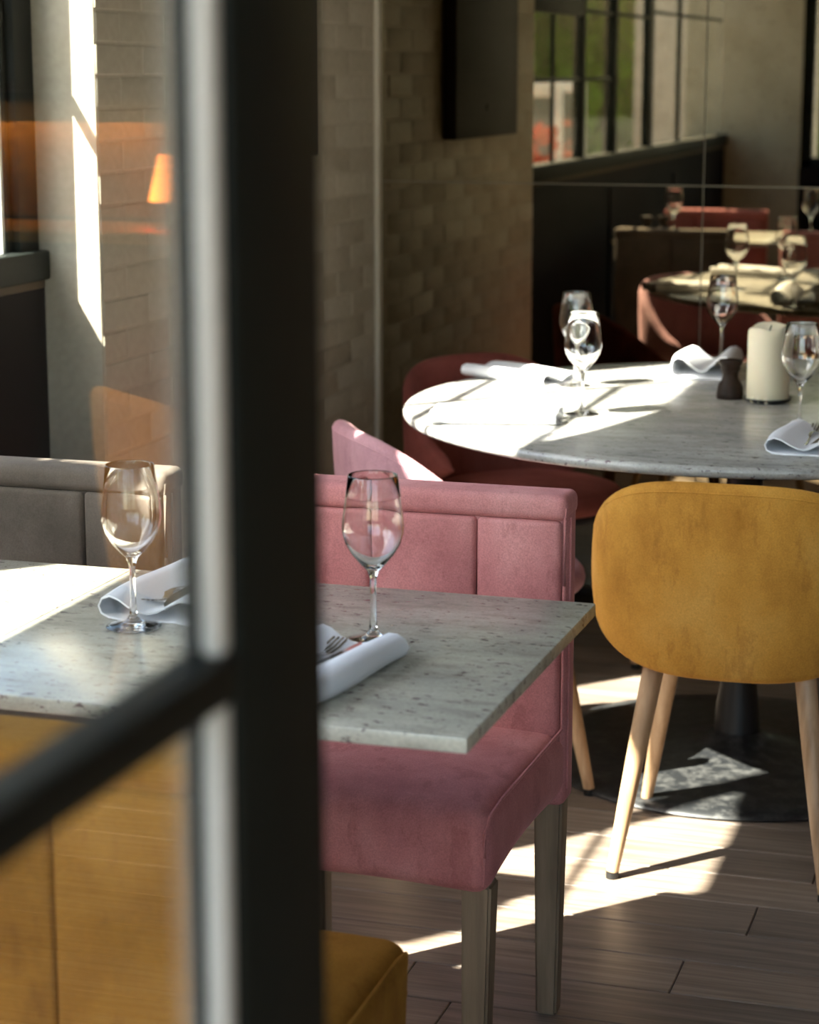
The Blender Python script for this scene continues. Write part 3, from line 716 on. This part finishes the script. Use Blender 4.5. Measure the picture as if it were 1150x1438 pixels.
# ================================================================= OUTSIDE
structure(box('ground', (-60, -60, -.25), (-2.3, 30, -.12), 'paving')); structure(box('ground', (-2.3, -60, -.25), (30, YN - .2, -.12), 'paving'))
def tree(x, y, h, r, label, nleaf=9000, low=.3):
    t = thing('tree', label, 'tree', (x, y, -.12), 0, 'trees across the street')
    bm = bmesh.new(); tube(bm, [(0, 0, 0), (.05, 0, h * .35), (0, .08, h * .7)], [.16, .12, .05], 10)
    for k in range(5):
        q = k * 1.3; tube(bm, [(0, 0, h * .35), (r * .5 * math.cos(q), r * .5 * math.sin(q), h * .6)], [.06, .02], 6)
    link('trunk', fin(bm, 'trunk'), 'bark', t)
    vs, fs = [], []; blobs = [(random.uniform(-r, r) * .6, random.uniform(-r, r) * .6, random.uniform(low, .95) * h, random.uniform(.35, .6) * r) for _ in range(26)]
    for _ in range(nleaf):
        bx, by, bz, br = random.choice(blobs); d = Vector((random.gauss(0, 1), random.gauss(0, 1), random.gauss(0, .8))).normalized() * br * random.uniform(.6, 1.05)
        c = Vector((bx, by, bz)) + d; e = Euler((random.uniform(0, 6), random.uniform(0, 6), random.uniform(0, 6))).to_matrix(); s = random.uniform(.13, .24)
        k = len(vs); vs += [c + e @ Vector(p) * s for p in ((-1, 0, 0), (0, -.5, .1), (1, 0, 0), (0, .5, .1))]; fs.append((k, k + 1, k + 2, k + 3))
    me = bpy.data.meshes.new('foliage'); me.from_pydata(vs, [], fs); o = link('foliage', me, 'leaf', t); o['kind'] = 'stuff'; return t
for k, (x, y, h, r) in enumerate(((-4.9, -8.6, 3.8, 1.5), (-6.9, -12.6, 4.6, 2.0), (-9.0, -18.2, 5.4, 2.6), (-12, -12.5, 5, 2.3), (-4.8, -22.5, 5, 1.8), (-10.5, -25, 6, 2.8), (-15, -31, 7, 3.4), (-7.0, -32, 7, 3.2))):
    tree(x, y, h, r, ('low bushy tree nearest the windows, seen in the mirror', 'second tree outside the windows, bright green, seen in the mirror', 'third tree along the street, behind the second in the mirror', 'tree set back furthest from the windows, in the mirror', 'fifth tree, hugging the building side of the street', 'sixth tree down the street, broad crown', 'tall tree far down the street, set back on the left', 'tall tree far down the street close to the building')[k], nleaf=24000 if k < 2 else 9000, low=.12)
tp = thing('added_shade_topiary', 'added clipped ball topiary just outside the left windows, placed to shade the taupe chair', 'tree', (-2.58, 1.83, -.12))
bm = bmesh.new(); tube(bm, [(0, 0, .3), (.01, 0, 1.3), (0, .01, 2.5)], [.022, .018, .014], 8); link('trunk', fin(bm, 'trunk'), 'bark', tp)  # tree added out of view to throw a round shadow indoors
lathe('pot', [(0, 0), (.15, 0), (.19, .36), (.205, .37), (.205, .41), (.18, .41), (.17, .35), (0, .34)], 'terra', tp, 28)
vs, fs = [], []
for _ in range(3200):
    d = Vector((random.gauss(0, 1), random.gauss(0, 1), random.gauss(0, 1))).normalized() * .16 * random.uniform(.5, 1.0); c = Vector((0, 0, 2.61)) + d
    e = Euler((random.uniform(0, 6), random.uniform(0, 6), random.uniform(0, 6))).to_matrix(); k = len(vs)
    vs += [c + e @ Vector(p) * .028 for p in ((-1, 0, 0), (0, -.6, .1), (1, 0, 0), (0, .6, .1))]; fs.append((k, k + 1, k + 2, k + 3))
me = bpy.data.meshes.new('foliage'); me.from_pydata(vs, [], fs); o = link('foliage', me, 'leaf', tp); o['kind'] = 'stuff'
for (x, y, w, lb) in ((-3.75, -2.8, .55, 'white framed terrace screen outside the first window pane, seen in the mirror'), (-4.35, -6.0, .6, 'white framed terrace screen outside the second window pane, seen in the mirror')):
    t = thing('terrace_screen', lb, 'screen', (x, y, -.12), 0, 'terrace screens')
    for sx in (-1, 1): box('post', (sx * w / 2 - .03, -.03, 0), (sx * w / 2 + .03, .03, 1.48), 'white', t, .006)
    for z in (.1, 1.44): box('rail', (-w / 2, -.025, z - .05), (w / 2, .025, z + .05), 'white', t, .006)
    box('panel', (-w / 2 + .03, -.01, .15), (w / 2 - .03, .01, 1.40), 'screen_glass', t)
for (x, y, lb) in ((-3.55, -2.2, 'terracotta planter with red blossom before the nearer terrace screen'), (-4.2, -5.3, 'terracotta planter with red blossom before the farther terrace screen')):
    t = thing('planter', lb, 'planter', (x, y, -.12), 0, 'terracotta planters')
    lathe('pot', [(0, 0), (.16, 0), (.24, .85), (.26, .87), (.26, .93), (.22, .93), (.21, .85), (0, .84)], 'terra', t, 28)
    bm = bmesh.new()
    for _ in range(120):
        q = random.uniform(0, 6.28); r_ = random.uniform(0, .24); z = random.uniform(.9, 1.2); e = Euler((random.uniform(0, 6), random.uniform(0, 6), 0)).to_matrix()
        bm.faces.new([bm.verts.new(Vector((r_ * math.cos(q), r_ * math.sin(q), z)) + e @ Vector(p) * .05) for p in ((-1, 0, 0), (0, -.6, 0), (1, 0, 0), (0, .6, 0))])
    o = link('blossom', fin(bm, 'blossom', False), 'terra', t); o['kind'] = 'stuff'
wg = thing('building_wing', 'pale rendered wing of the building outside the windows, seen in the mirror', 'building', (-3.0, -6.6, -.12))
box('wall', (-.62, -.6, 0), (.72, .6, 3.6), 'stucco', wg, .01); box('coping', (-.68, -.66, 3.6), (.78, .66, 3.7), 'stucco', wg, .01)
fb = thing('street_building', 'pale building across the street beyond the trees', 'building', (-22, -4, -.12))
box('wall', (-2, -16, 0), (2, 16, 5.5), 'stucco', fb); box('roof', (-2.3, -16.3, 5.5), (2.3, 16.3, 5.7), 'panelling', fb)
for k in range(8):
    w = box('window', (2.0, -15 + k * 4, 1.4), (2.06, -13 + k * 4, 3.4), 'frame', fb); box('pane', (2.06, -14.9 + k * 4, 1.5), (2.07, -13.1 + k * 4, 3.3), 'screen_glass', w)
